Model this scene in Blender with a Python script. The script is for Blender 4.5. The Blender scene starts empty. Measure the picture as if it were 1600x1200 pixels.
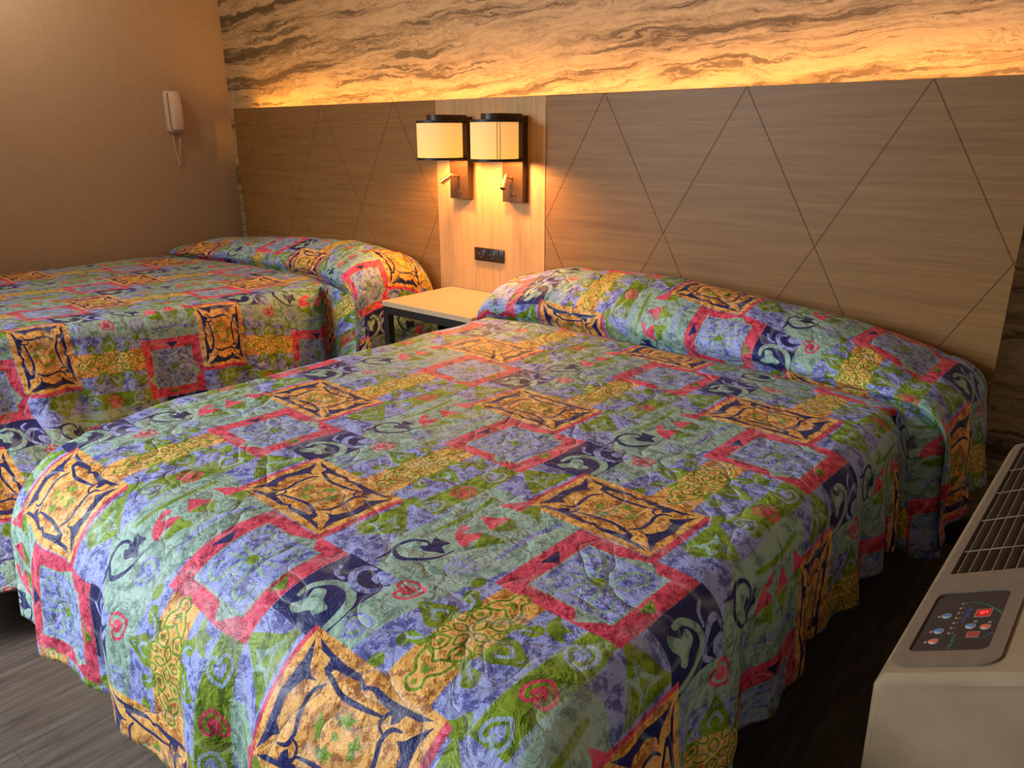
import bpy, bmesh, math, random
import numpy as np
from mathutils import Vector, Matrix, noise

random.seed(7)
np.random.seed(7)
scene = bpy.context.scene
COL = scene.collection
PI = math.pi

# ------------------------------------------------------------------ helpers
def srgb(r, g, b):
    def f(c):
        c /= 255.0
        return c / 12.92 if c <= 0.04045 else ((c + 0.055) / 1.055) ** 2.4
    return (f(r), f(g), f(b), 1.0)

class NT:
    """small helper around a node tree"""
    def __init__(self, name):
        self.m = bpy.data.materials.new(name)
        self.m.use_nodes = True
        self.t = self.m.node_tree
        self.b = self.t.nodes['Principled BSDF']
    def n(self, kind, **kw):
        nd = self.t.nodes.new(kind)
        for k, v in kw.items():
            if k.startswith('i_'):
                nd.inputs[k[2:].replace('_', ' ')].default_value = v
            else:
                setattr(nd, k, v)
        return nd
    def l(self, a, b):
        self.t.links.new(a, b)
    def math(self, op, a, b=None, clamp=False):
        nd = self.t.nodes.new('ShaderNodeMath')
        nd.operation = op
        nd.use_clamp = clamp
        for i, v in enumerate((a, b)):
            if v is None:
                continue
            if isinstance(v, (int, float)):
                nd.inputs[i].default_value = v
            else:
                self.l(v, nd.inputs[i])
        return nd.outputs[0]
    def mix(self, fac, a, b, mode='MIX'):
        nd = self.t.nodes.new('ShaderNodeMix')
        nd.data_type = 'RGBA'
        nd.blend_type = mode
        for sock, v in ((nd.inputs[0], fac), (nd.inputs[6], a), (nd.inputs[7], b)):
            if isinstance(v, (int, float, tuple)):
                sock.default_value = v
            else:
                self.l(v, sock)
        return nd.outputs[2]
    def ramp(self, fac, stops, interp='LINEAR'):
        nd = self.t.nodes.new('ShaderNodeValToRGB')
        nd.color_ramp.interpolation = interp
        el = nd.color_ramp.elements
        while len(el) < len(stops):
            el.new(0.5)
        for e, (p, c) in zip(el, stops):
            e.position = p
            e.color = c
        self.l(fac, nd.inputs[0])
        return nd.outputs[0]
    def noise(self, vec, scale, detail=4, rough=0.5, dist=0.0):
        nd = self.t.nodes.new('ShaderNodeTexNoise')
        nd.inputs['Scale'].default_value = scale
        nd.inputs['Detail'].default_value = detail
        nd.inputs['Roughness'].default_value = rough
        nd.inputs['Distortion'].default_value = dist
        if vec is not None:
            self.l(vec, nd.inputs['Vector'])
        return nd.outputs['Fac']
    def mapping(self, vec, scale=(1, 1, 1), rot=(0, 0, 0), loc=(0, 0, 0)):
        nd = self.t.nodes.new('ShaderNodeMapping')
        nd.inputs['Scale'].default_value = scale
        nd.inputs['Rotation'].default_value = rot
        nd.inputs['Location'].default_value = loc
        self.l(vec, nd.inputs['Vector'])
        return nd.outputs[0]
    def obj(self):
        return self.t.nodes.new('ShaderNodeTexCoord').outputs['Object']
    def bump(self, h, strength=0.3, dist=0.01):
        nd = self.t.nodes.new('ShaderNodeBump')
        nd.inputs['Strength'].default_value = strength
        nd.inputs['Distance'].default_value = dist
        self.l(h, nd.inputs['Height'])
        self.l(nd.outputs[0], self.b.inputs['Normal'])
        return nd
    def set(self, **kw):
        for k, v in kw.items():
            self.b.inputs[k.replace('_', ' ')].default_value = v
        return self

def plain(name, col, rough=0.5, metal=0.0, var=0.06, scale=40, bump=0.0, spec=0.5):
    t = NT(name)
    o = t.obj()
    f = t.noise(o, scale, 3)
    dark = tuple(c * (1 - var * 2) for c in col[:3]) + (1,)
    lite = tuple(min(1, c * (1 + var)) for c in col[:3]) + (1,)
    c = t.ramp(f, [(0.3, dark), (0.7, lite)])
    t.l(c, t.b.inputs['Base Color'])
    t.b.inputs['Roughness'].default_value = rough
    t.b.inputs['Metallic'].default_value = metal
    t.b.inputs['Specular IOR Level'].default_value = spec
    if bump:
        t.bump(f, bump, 0.002)
    return t.m

def mesh_obj(name, bm, mat, parent=None, smooth=False, loc=None):
    me = bpy.data.meshes.new(name)
    bm.normal_update()
    bm.to_mesh(me)
    bm.free()
    o = bpy.data.objects.new(name, me)
    COL.objects.link(o)
    if mat:
        me.materials.append(mat)
    if smooth:
        for p in me.polygons:
            p.use_smooth = True
    if parent:
        o.parent = parent
    if loc is not None:
        o.location = loc
    return o

def smooth_angle(o, deg=35):
    me = o.data
    for p in me.polygons:
        p.use_smooth = True
    bm = bmesh.new()
    bm.from_mesh(me)
    for e in bm.edges:
        if len(e.link_faces) == 2 and e.calc_face_angle(0) > math.radians(deg):
            e.smooth = False
    bm.to_mesh(me)
    bm.free()
    return o

def bm_box(bm, lo, hi, bevel=0.0, seg=2, mat=None):
    r = bmesh.ops.create_cube(bm, size=1.0)
    vs = r['verts']
    c = [(a + b) / 2 for a, b in zip(lo, hi)]
    s = [abs(b - a) for a, b in zip(lo, hi)]
    for v in vs:
        v.co = Vector((c[0] + v.co.x * s[0], c[1] + v.co.y * s[1], c[2] + v.co.z * s[2]))
    if bevel:
        es = list({e for v in vs for e in v.link_edges})
        bmesh.ops.bevel(bm, geom=es, offset=bevel, segments=seg, profile=0.5, affect='EDGES')
    return bm

def box(name, lo, hi, mat, parent=None, bevel=0.0, seg=2):
    bm = bmesh.new()
    bm_box(bm, lo, hi, bevel, seg)
    o = mesh_obj(name, bm, mat, parent)
    if bevel:
        smooth_angle(o)
    return o

def bm_cyl(bm, a, b, r0, r1=None, seg=32, caps=True):
    a, b = Vector(a), Vector(b)
    r1 = r0 if r1 is None else r1
    d = b - a
    q = d.to_track_quat('Z', 'Y').to_matrix().to_4x4()
    M = Matrix.Translation((a + b) / 2) @ q
    bmesh.ops.create_cone(bm, cap_ends=caps, segments=seg, radius1=r0, radius2=r1, depth=d.length, matrix=M)
    return bm

def bm_tube(bm, pts, r, seg=8, caps=True):
    pts = [Vector(p) for p in pts]
    rings = []
    up = Vector((0, 0, 1))
    prev = None
    for i, p in enumerate(pts):
        t = (pts[min(i + 1, len(pts) - 1)] - pts[max(i - 1, 0)]).normalized()
        if prev is None:
            u = t.orthogonal().normalized()
        else:
            u = (prev - t * prev.dot(t)).normalized()
        prev = u
        v = t.cross(u)
        rr = r[i] if isinstance(r, (list, tuple)) else r
        rings.append([bm.verts.new(p + (u * math.cos(2 * PI * k / seg) + v * math.sin(2 * PI * k / seg)) * rr) for k in range(seg)])
    for a, b in zip(rings, rings[1:]):
        for k in range(seg):
            bm.faces.new((a[k], a[(k + 1) % seg], b[(k + 1) % seg], b[k]))
    if caps:
        bm.faces.new(rings[0][::-1])
        bm.faces.new(rings[-1])
    return bm

def bm_lathe(bm, prof, seg=64, centre=(0, 0, 0)):
    rings = []
    for r, z in prof:
        rings.append([bm.verts.new((centre[0] + r * math.cos(2 * PI * k / seg), centre[1] + r * math.sin(2 * PI * k / seg), centre[2] + z)) for k in range(seg)])
    for a, b in zip(rings, rings[1:]):
        for k in range(seg):
            bm.faces.new((a[k], a[(k + 1) % seg], b[(k + 1) % seg], b[k]))
    return bm

def bm_prism(bm, poly, mapf, h0, h1):
    """extrude a 2D polygon: mapf(u, v, h) -> 3D"""
    a = [bm.verts.new(mapf(u, v, h0)) for u, v in poly]
    b = [bm.verts.new(mapf(u, v, h1)) for u, v in poly]
    n = len(poly)
    for i in range(n):
        bm.faces.new((a[i], a[(i + 1) % n], b[(i + 1) % n], b[i]))
    bm.faces.new(a[::-1])
    bm.faces.new(b)
    return bm

def fix_normals(bm):
    bmesh.ops.recalc_face_normals(bm, faces=bm.faces[:])

def thing(name, label, cat, loc=(0, 0, 0), group=None):
    o = bpy.data.objects.new(name, None)
    COL.objects.link(o)
    o.location = loc
    o.empty_display_size = 0.05
    o['label'] = label
    o['category'] = cat
    if group:
        o['group'] = group
    bpy.context.view_layer.update()
    return o

def tag(o, label, cat, group=None):
    o['label'] = label
    o['category'] = cat
    if group:
        o['group'] = group
    return o

def struct(o):
    o['kind'] = 'structure'
    return o

def catmull(pts, n=8, closed=False):
    P = [np.array(p, float) for p in pts]
    out = []
    m = len(P)
    rng = range(m) if closed else range(m - 1)
    for i in rng:
        if closed:
            p0, p1, p2, p3 = P[(i - 1) % m], P[i], P[(i + 1) % m], P[(i + 2) % m]
        else:
            p0, p1, p2, p3 = P[max(i - 1, 0)], P[i], P[i + 1], P[min(i + 2, m - 1)]
        for k in range(n):
            t = k / n
            out.append(0.5 * ((2 * p1) + (-p0 + p2) * t + (2 * p0 - 5 * p1 + 4 * p2 - p3) * t * t + (-p0 + 3 * p1 - 3 * p2 + p3) * t ** 3))
    if not closed:
        out.append(P[-1])
    return out

# ------------------------------------------------------------------ camera
H0 = 0.60
CAM = Vector((2.04956, -2.78799, 0.80 + H0))
yaw, pitch, roll, fpx = 0.70554, 0.31526, -0.0039, 1197.4854
d = Vector((-math.sin(yaw) * math.cos(pitch), math.cos(yaw) * math.cos(pitch), -math.sin(pitch)))
r = Vector((math.cos(yaw), math.sin(yaw), 0))
u = r.cross(d)
r2 = r * math.cos(roll) + u * math.sin(roll)
u2 = -r * math.sin(roll) + u * math.cos(roll)
cam = bpy.data.cameras.new('camera')
cam.sensor_width = 36
cam.lens = 36 * fpx / 1600
cam.clip_start = 0.02
cam_o = bpy.data.objects.new('camera', cam)
COL.objects.link(cam_o)
M = Matrix((r2, u2, -d)).transposed().to_4x4()
M.translation = CAM
cam_o.matrix_world = M
scene.camera = cam_o

# ------------------------------------------------------------------ fabric print (computed here, one repeat)
TW, TH = 116.6, 78.6           # cm of one repeat (two half-dropped columns)
PX = 14.0
IW, IH = int(TW * PX), int(TH * PX)
LAV, GG, GREEN, PINK, GOLD, NAVY, SKY, YEL, BROWN = range(9)
idx = np.full((IH, IW), LAV, np.int8)
CELLS = [(ox + 116.6 * a, oy + 78.6 * b) for (ox, oy) in ((0, 0), (58.3, 39.3)) for a in (-1, 0, 1) for b in (-1, 0, 1, 2)]

def fill_poly(poly, colour, only=None):
    P0 = np.array(poly, float)
    for ox, oy in CELLS:
        P = (P0 + (ox, oy)) * PX
        x0, y0 = np.floor(P.min(0)).astype(int)
        x1, y1 = np.ceil(P.max(0)).astype(int) + 1
        x0, y0 = max(x0, 0), max(y0, 0)
        x1, y1 = min(x1, IW), min(y1, IH)
        if x1 <= x0 or y1 <= y0:
            continue
        X, Y = np.meshgrid(np.arange(x0, x1) + 0.5, np.arange(y0, y1) + 0.5)
        ins = np.zeros(X.shape, bool)
        n = len(P)
        for i in range(n):
            ax, ay = P[i]
            bx, by = P[(i + 1) % n]
            if ay == by:
                continue
            c = (ay > Y) != (by > Y)
            ins ^= c & (X < (bx - ax) * (Y - ay) / (by - ay) + ax)
        sub = idx[y0:y1, x0:x1]
        if only is not None:
            ins &= np.isin(sub, only)
        sub[ins] = colour

def stroke(pts, w, colour, smooth=True, only=None):
    """tapered stroke; w = width in cm, number or list per control point"""
    ws = w if isinstance(w, (list, tuple)) else [w] * len(pts)
    Q = [(p[0], p[1], ww) for p, ww in zip(pts, ws)]
    if smooth and len(Q) > 2:
        Q = catmull(Q, 7)
    Q = np.array(Q, float)
    for ox, oy in CELLS:
        S = Q.copy()
        S[:, 0] = (S[:, 0] + ox) * PX
        S[:, 1] = (S[:, 1] + oy) * PX
        S[:, 2] *= PX / 2
        m = S[:, 2].max() + 1
        if S[:, 0].max() + m < 0 or S[:, 0].min() - m > IW or S[:, 1].max() + m < 0 or S[:, 1].min() - m > IH:
            continue
        for (ax, ay, aw), (bx, by, bw) in zip(S, S[1:]):
            mm = max(aw, bw) + 1
            x0, x1 = max(int(min(ax, bx) - mm), 0), min(int(max(ax, bx) + mm) + 1, IW)
            y0, y1 = max(int(min(ay, by) - mm), 0), min(int(max(ay, by) + mm) + 1, IH)
            if x1 <= x0 or y1 <= y0:
                continue
            X, Y = np.meshgrid(np.arange(x0, x1) + 0.5, np.arange(y0, y1) + 0.5)
            dx, dy = bx - ax, by - ay
            L2 = dx * dx + dy * dy + 1e-9
            t = np.clip(((X - ax) * dx + (Y - ay) * dy) / L2, 0, 1)
            D = np.hypot(X - ax - t * dx, Y - ay - t * dy)
            ins = D < (aw + (bw - aw) * t)
            sub = idx[y0:y1, x0:x1]
            if only is not None:
                ins &= np.isin(sub, only)
            sub[ins] = colour

def blob(pts, colour, n=6):
    fill_poly([tuple(q) for q in catmull(pts, n, closed=True)], colour)

def ell(cx, cy, a, b, ang=0, n=28):
    c, s = math.cos(ang), math.sin(ang)
    return [(cx + a * math.cos(k * 2 * PI / n) * c - b * math.sin(k * 2 * PI / n) * s, cy + a * math.cos(k * 2 * PI / n) * s + b * math.sin(k * 2 * PI / n) * c) for k in range(n)]

def heart(cx, cy, s, ang, fill, line, inner=True):
    c, sn = math.cos(ang), math.sin(ang)
    def T(p, k=1.0):
        return (cx + (p[0] * c - p[1] * sn) * s * k, cy + (p[0] * sn + p[1] * c) * s * k)
    H = [(0, -1.15), (-0.75, -0.5), (-1.05, 0.2), (-0.85, 0.85), (-0.35, 0.95), (0, 0.5), (0.35, 0.95), (0.85, 0.85), (1.05, 0.2), (0.75, -0.5)]
    stroke([T(p) for p in H] + [T(H[0])], 0.75, line)
    if inner:
        blob([T(p) for p in [(0, -0.6), (-0.5, -0.1), (-0.55, 0.4), (-0.2, 0.5), (0, 0.15), (0.25, 0.5), (0.55, 0.35), (0.45, -0.1)]], fill)

def off(pts, dx, dy):
    return [(a + dx, b + dy) for a, b in pts]

# background regions (M = gold medallion centred on the cell origin)
fill_poly([(36, -11), (43, -11), (43, -30.2), (49.8, -30.2), (51.5, -20), (53.8, -8), (55.6, 2), (57.3, 9), (57.3, 28), (42, 28), (41.8, 30.6), (38, 29.6), (33, 30.6), (29, 29.6), (28.6, 19), (30.3, 12), (30, 2), (29.2, 0)], GG)
blob([(44.5, -27), (43.4, -22), (44.2, -15), (43.5, -11), (47, -12), (50, -17), (48.5, -24)], GG)
fill_poly([(43.0, -30.2), (43, -9), (36, -10.8), (28.9, 0.4), (32, 1.2), (40, -4)], GG, only=[LAV])
# gold strip with rosette
fill_poly([(1.3, 11), (12.2, 11), (11.8, 41), (1.6, 41)], GOLD)
# green band with hearts
fill_poly([(20.4, 11.6), (28.6, 11.8), (28.4, 19.2), (29.2, 30), (28.6, 35), (27.6, 40.5), (21.4, 40.6), (20.8, 25)], GREEN)
stroke([(20.6, 11.6), (21.0, 25), (21.5, 40.6)], 0.25, GG)
stroke([(28.2, 15), (28.5, 22), (28.7, 34)], 0.3, GG)
# green motif right of the medallion, hourglass inside
fill_poly([(18.8, -3.4), (18.9, 11.0), (29.8, 2.0), (29, 0.2), (22.8, -5.4)], GREEN)
fill_poly([(20.0, -1.6), (22.4, 1.6), (21.6, 6.2), (24.6, 3.2), (28.2, 2.4), (25.4, 0.6), (25.2, -3.4), (22.9, -1.0)], GG)
fill_poly([(22.6, 0.6), (24.2, 3.0), (25.6, 1.4), (24.2, -0.8)], GREEN)
stroke([(19.2, -3.2), (23, -4.6), (29.4, 0.8)], 0.3, GG)
# green motif left of the medallion of the next column
GL = [(27.0, 42.2), (35.2, 46.2), (38.6, 50.6), (38.9, 32.9), (34, 36)]
fill_poly(GL, GREEN)
fill_poly([(30.6, 40.6), (33.6, 42.0), (36.4, 46.0), (36.0, 41.6), (38.6, 37.6), (35.2, 38.8), (32.2, 36.8), (33.0, 39.2)], GG)
fill_poly([(33.3, 40.2), (35.2, 42.0), (36.4, 40.0), (34.6, 39.3)], GREEN)
# green corner blobs in the lavender
blob([(18.6, 9.6), (20.4, 10.6), (20.2, 13.2), (18.6, 14.6), (17.4, 12.4), (15.8, 11.0)], GREEN)
blob([(15.0, 40.5), (17.0, 38.6), (19.6, 38.2), (18.8, 36.6), (20.3, 34.6), (16.4, 35.2), (14.6, 37.6)], GREEN)
blob([(-3.8, 12.6), (-2.2, 14.4), (-0.6, 13.0), (-1.2, 11.4), (0.2, 10.4), (-2.8, 10.6)], GREEN)
blob([(-4.6, 38.6), (-3.0, 40.0), (-1.8, 38.4), (-2.6, 36.4), (-4.2, 36.8)], GREEN)

# navy block N with big curl
fill_poly([(28.0, -11.0), (43.2, -10.8), (43.4, -30.2), (28.2, -30.2)], NAVY)
stroke([(41.8, -29.4), (42.2, -26), (41.6, -21.5), (38.4, -18.8), (34.2, -19.2), (31.2, -22.2), (31.0, -25.2)], [0.5, 1.6, 2.1, 1.9, 1.7, 1.5, 1.2], GG)
blob([(31.4, -27.8), (33.2, -25.0), (32.4, -22.6), (34.8, -21.6), (36.6, -23.6), (39.0, -24.4), (37.6, -26.8), (36.0, -26.6), (33.6, -28.6)], GG)
stroke([(43.2, -14.0), (41.2, -17.0), (37.6, -17.4), (34.6, -15.2), (34.4, -12.6), (36.8, -11.6)], [0.9, 1.5, 1.8, 1.8, 1.6, 0.9], LAV)
blob([(38.6, -11.0), (38.2, -13.6), (40.4, -14.4), (42.8, -13.2), (43.2, -10.9)], LAV)
stroke([(30.4, -15.2), (31.8, -17.2), (34.2, -17.4)], 0.9, LAV)

# pink square P with blossom pane
fill_poly([(-1.2, -11.6), (28.0, -11.4), (28.1, -38.4), (-1.0, -38.4)], PINK)
fill_poly([(3.9, -15.3), (23.6, -15.2), (23.7, -34.6), (4.0, -34.6)], GG)
fill_poly([(4.4, -15.9), (23.0, -15.8), (23.1, -34.0), (4.6, -34.0)], LAV)
fill_poly([(11.0, -15.3), (17.8, -12.6), (20.8, -15.3)], GG)
fill_poly([(15.6, -34.6), (22.6, -34.6), (18.0, -37.8)], GG)
fill_poly([(0.8, -27.6), (0.9, -21.4), (3.7, -24.6)], NAVY)
fill_poly([(24.6, -28.2), (24.4, -23.0), (27.4, -26.0)], GREEN)
for sx in (-1, 1):
    for sy in (-1, 1):
        c0 = (13.6, -25.0)
        stroke([(c0[0] + sx * a, c0[1] + sy * b) for a, b in [(0.8, 0.8), (2.4, 3.2), (2.8, 6.4), (5.6, 7.6), (7.4, 5.6), (6.0, 3.6)]], [0.6, 1.1, 1.0, 0.9, 0.8, 0.5], GG)
        stroke([(c0[0] + sx * a, c0[1] + sy * b) for a, b in [(1.2, 0.4), (4.6, 1.2), (7.2, 1.6)]], [0.6, 0.9, 0.3], GG)
stroke([(13.6, -33), (13.2, -29), (13.6, -25), (14.0, -21), (13.6, -17)], [0.3, 0.7, 0.5, 0.7, 0.3], GG)
blob(ell(13.6, -25.0, 1.5, 1.3, 0, 10), GREEN, 3)

# medallion M
fill_poly([(-18.4, -11.8), (-17.2, -11.8), (-17.2, 11.8), (-18.4, 11.6)], PINK)
fill_poly([(-17.2, -11.2), (16.2, -11.2), (16.2, 11.6), (-17.2, 11.6)], GOLD)
fill_poly([(16.2, -11.6), (18.0, -11.6), (17.9, 11.0), (16.2, 11.4)], PINK)
for sy in (-1, 1):
    for sx in (-1, 1):
        def Q(pts):
            return [(sx * a - 0.4, sy * b + 0.2) for a, b in pts]
        A = [(-0.6, 8.3), (2.2, 9.4), (6.0, 9.2), (10.5, 9.5), (14.9, 10.2), (12.4, 8.7), (9.8, 8.5), (9.4, 7.0), (8.3, 6.0), (7.4, 7.6), (4.6, 7.9), (1.6, 8.4), (-0.6, 7.5)]
        B = [(15.6, 9.6), (14.6, 6.2), (14.8, 3.0), (15.4, -0.2), (14.0, -1.8), (12.4, -3.0), (13.2, -0.6), (13.2, 2.0), (12.6, 3.6), (10.8, 4.8), (12.2, 5.6), (13.4, 7.2)]
        fill_poly(Q(A), NAVY)
        if sx * sy > 0:
            fill_poly(Q(B), NAVY)
            stroke(Q([(13.4, -1.2), (11.8, -4.0), (9.6, -4.6)]), [1.0, 0.8, 0.3], NAVY)
        else:
            fill_poly(Q(B), NAVY)
for s in (-1, 1):
    def R(pts):
        return [(s * a - 0.4, s * b + 0.2) for a, b in pts]
    stroke(R([(10.8, 6.2), (8.9, 5.6), (8.2, 3.4), (8.9, 0.4), (8.8, -3.0), (7.2, -5.0)]), [0.4, 0.8, 0.9, 0.9, 0.8, 0.4], NAVY)
    stroke(R([(-9.4, 6.9), (-6.8, 6.2), (-3.0, 5.2), (2.0, 5.6), (6.4, 6.4)]), [0.4, 0.9, 0.9, 0.9, 0.4], NAVY)
    stroke(R([(9.2, 7.0), (7.0, 7.4), (6.6, 5.2), (8.4, 4.2)]), [0.3, 0.6, 0.6, 0.3], NAVY)
blob(ell(-0.4, 0, 6.6, 4.6, 0, 16), BROWN, 3)
blob(ell(-0.4, 0, 4.0, 2.6, 0.3, 12), GOLD, 3)
for cx, cy, a in ((0.4, 3.0, 0.2), (3.9, 0.6, 1.4), (-4.4, -0.2, 1.7), (-1.2, -3.0, 0.1)):
    leaf = [(-2.2, 0.2), (-0.9, 0.5), (-0.2, 1.4), (0.6, 0.7), (2.2, 0.8), (1.2, -0.2), (0.9, -1.2), (-0.3, -0.7), (-1.3, -1.2)]
    c, sn = math.cos(a), math.sin(a)
    fill_poly([(cx + x * c - y * sn, cy + x * sn + y * c) for x, y in leaf], GREEN)
blob(ell(-0.4, 0.1, 0.8, 0.6, 0, 8), GREEN, 3)

# rosette on the strip
RX, RY = 6.7, 26.4
def RO(pts):
    return [(RX + a, RY + b) for a, b in pts]
def ring(pts, w=0.62, col=GREEN, halo=True, inner=None):
    P = RO(pts)
    P = P + [P[0]]
    if halo:
        stroke(P, w + 0.75, YEL, only=[GOLD])
    stroke(P, w, col)
    if inner:
        blob(P[:-1], inner)
for a in (0, 1, 2, 3):
    ang = a * PI / 2
    c, sn = math.cos(ang), math.sin(ang)
    pet = [(0.7, 0), (2.2, 1.1), (4.0, 0.1), (2.2, -0.9)]
    ring([(x * c - y * sn, x * sn + y * c) for x, y in pet], 0.5)
for s in (-1, 1):
    # pointed tips across
    tip = [(5.4, -2.6), (7.6, -3.6), (10.2, -2.2), (13.6, 0), (10.2, 2.2), (7.6, 3.6), (5.4, 2.6)]
    blob(RO([(s * x, y) for x, y in tip]), GREEN)
    blob(RO([(s * x, y) for x, y in [(6.4, 0), (7.8, -1.9), (10.3, 0), (7.8, 1.9)]]), SKY)
    blob(RO([(s * x, y) for x, y in [(6.2, 0), (7.6, -1.2), (9.0, 0), (7.6, 1.2)]]), GREEN)
    stroke(RO([(s * 11.2, -0.5), (s * 12.3, 0), (s * 11.2, 0.5)]), 0.25, SKY)
    # arrows along
    arr = [(-3.4, 7.0), (-3.0, 9.6), (-1.4, 11.4), (-1.7, 13.2), (0, 14.4), (1.7, 13.2), (1.4, 11.4), (3.0, 9.6), (3.4, 7.0), (1.2, 7.6), (0, 8.6), (-1.2, 7.6)]
    ring([(x, s * y) for x, y in arr], 0.6)
    blob(RO([(x, s * y) for x, y in [(-1.4, 9.3), (0, 9.9), (1.4, 9.3), (0, 11.4)]]), GREEN)
    blob(RO(ell(0, s * 13, 0.5, 0.5, 0, 8)), GREEN, 3)
    for q in (-1, 1):
        ring([(q * x, s * y) for x, y in [(1.4, 3.2), (0.9, 5.6), (2.4, 6.9), (4.1, 5.4), (3.6, 3.6)]], 0.55)
        blob(RO([(q * x, s * y) for x, y in [(1.9, 4.4), (2.0, 5.6), (3.2, 5.2), (2.8, 4.2)]]), GREEN, 3)
        blob(RO([(q * x, s * y) for x, y in [(4.6, 3.4), (6.0, 5.6), (8.6, 6.0), (9.4, 8.6), (7.4, 9.6), (6.2, 8.0), (4.4, 7.4), (3.9, 5.2)]]), GREEN)
        stroke(RO([(q * x, s * y) for x, y in [(5.0, 4.6), (6.2, 6.6), (8.2, 7.6)]]), [0.3, 0.8, 0.3], SKY)
        ring([(q * x, s * y) for x, y in [(3.2, 1.6), (4.8, 1.4), (5.4, 2.6), (4.2, 3.4)]], 0.45)

# scrolls, hearts and flowers on the grey-green ground
stroke([(33.4, -8.8), (33.6, -5.4), (32.6, -2.6), (33.4, 0.8), (36.4, 2.2), (38.2, 1.0), (38.6, -0.4)], [0.5, 1.0, 1.0, 1.0, 0.8, 0.7, 0.3], NAVY)
stroke([(33.2, -4.4), (37.0, -5.8), (40.4, -3.8), (42.8, -0.6), (43.2, 3.4)], [1.0, 1.2, 1.1, 0.8, 0.3], NAVY)
blob([(36.4, 0.2), (37.8, 1.6), (36.2, 4.4), (38.4, 4.6), (40.4, 5.0), (40.2, 3.0), (42.6, 1.4), (40.6, 0.4), (38.6, -0.8)], NAVY)
heart(47.2, -11.6, 2.6, 2.2, PINK, PINK)
heart(47.0, -23.6, 2.4, 2.4, LAV, LAV)
heart(48.6, 0.6, 2.7, 1.9, LAV, LAV)
heart(24.6, 14.4, 2.3, 3.0, LAV, SKY)
heart(25.2, 23.4, 2.6, 3.3, PINK, PINK)
heart(24.8, 34.0, 2.7, 0.5, LAV, SKY)
blob([(36.4, 12.1), (38.8, 12.4), (39.2, 9.4), (42.0, 12.6), (43.6, 11.2), (43.2, 8.6), (44.0, 5.8), (41.4, 6.2), (39.0, 7.6), (37.6, 9.6)], PINK)
blob([(42.6, 12.2), (45.0, 12.6), (46.6, 13.2), (48.6, 12.6), (47.2, 10.2), (46.8, 7.6), (45.2, 6.4), (44.4, 8.8)], GREEN)
fill_poly([(36.8, 17.6), (42.9, 14.3), (42.5, 21.2)], PINK)
fill_poly([(43.0, 14.4), (48.2, 18.0), (42.6, 21.4)], GREEN)
blob([(36.2, 24.2), (39.4, 24.4), (42.2, 24.8), (42.0, 27.4), (41.4, 30.0), (38.8, 27.6)], PINK)
blob([(42.6, 24.4), (45.4, 25.2), (49.2, 23.2), (46.6, 26.4), (44.2, 29.0), (42.2, 28.4)], GREEN)
stroke([(33.8, 5.6), (34.3, 11), (34.2, 18), (33.0, 26.2)], [0.9, 1.4, 1.4, 1.3], GREEN)
stroke([(52.0, 6.8), (51.4, 14), (51.4, 20), (52.8, 26)], [0.9, 1.4, 1.4, 1.2], LAV)
stroke([(30.3, 2.0), (29.9, 11.0), (28.6, 18.8), (29.1, 29.8)], 0.28, GG)

# colour: every cloth tone is a light and a dark shade speckled like batik
def tile_noise(fx, fy, seed):
    rs = np.random.RandomState(seed)
    g = rs.rand(fy, fx)
    ys = np.linspace(0, fy, IH, endpoint=False)
    xs = np.linspace(0, fx, IW, endpoint=False)
    yi, xi = ys.astype(int), xs.astype(int)
    ty, tx = ys - yi, xs - xi
    ty = (ty * ty * (3 - 2 * ty))[:, None]
    tx = (tx * tx * (3 - 2 * tx))[None, :]
    g00 = g[np.ix_(yi, xi)]
    g01 = g[np.ix_(yi, (xi + 1) % fx)]
    g10 = g[np.ix_((yi + 1) % fy, xi)]
    g11 = g[np.ix_((yi + 1) % fy, (xi + 1) % fx)]
    return (g00 * (1 - tx) + g01 * tx) * (1 - ty) + (g10 * (1 - tx) + g11 * tx) * ty

nz = 0.40 * tile_noise(58, 40, 1) + 0.35 * tile_noise(120, 82, 2) + 0.25 * tile_noise(250, 170, 3)
grain = tile_noise(800, 540, 4)
dk = np.clip((0.475 - nz) * 7.0 + (grain - 0.5) * 2.6 + 0.22, 0, 1)
PAL = {LAV: ((156, 168, 226), (84, 88, 160)), GG: ((156, 188, 174), (108, 138, 128)), GREEN: ((130, 158, 42), (82, 108, 18)),
       PINK: ((228, 82, 110), (166, 36, 70)), GOLD: ((240, 182, 96), (166, 98, 34)), NAVY: ((22, 30, 92), (36, 40, 102)),
       SKY: ((158, 182, 204), (134, 156, 186)), YEL: ((238, 198, 118), (214, 160, 80)), BROWN: ((206, 148, 78), (142, 84, 34))}
LIN = np.zeros((9, 2, 3))
for k, (a, b) in PAL.items():
    LIN[k, 0] = srgb(*a)[:3]
    LIN[k, 1] = srgb(*b)[:3]
# soften the edges of the printed shapes a little
img = LIN[idx, 0] * (1 - dk[..., None]) + LIN[idx, 1] * dk[..., None]
img = (img * 2 + np.roll(img, 1, 0) + np.roll(img, -1, 0) + np.roll(img, 1, 1) + np.roll(img, -1, 1)) / 6
img = np.clip(img, 0, 1)
img = np.where(img <= 0.0031308, img * 12.92, 1.055 * np.power(np.maximum(img, 1e-6), 1 / 2.4) - 0.055)
rgba = np.ones((IH, IW, 4), np.float32)
rgba[..., :3] = img
cloth_img = bpy.data.images.new('bedspread_print', IW, IH, alpha=False, float_buffer=False)
cloth_img.pixels.foreach_set(rgba.ravel())
cloth_img.update()
cloth_img.pack()

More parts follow.
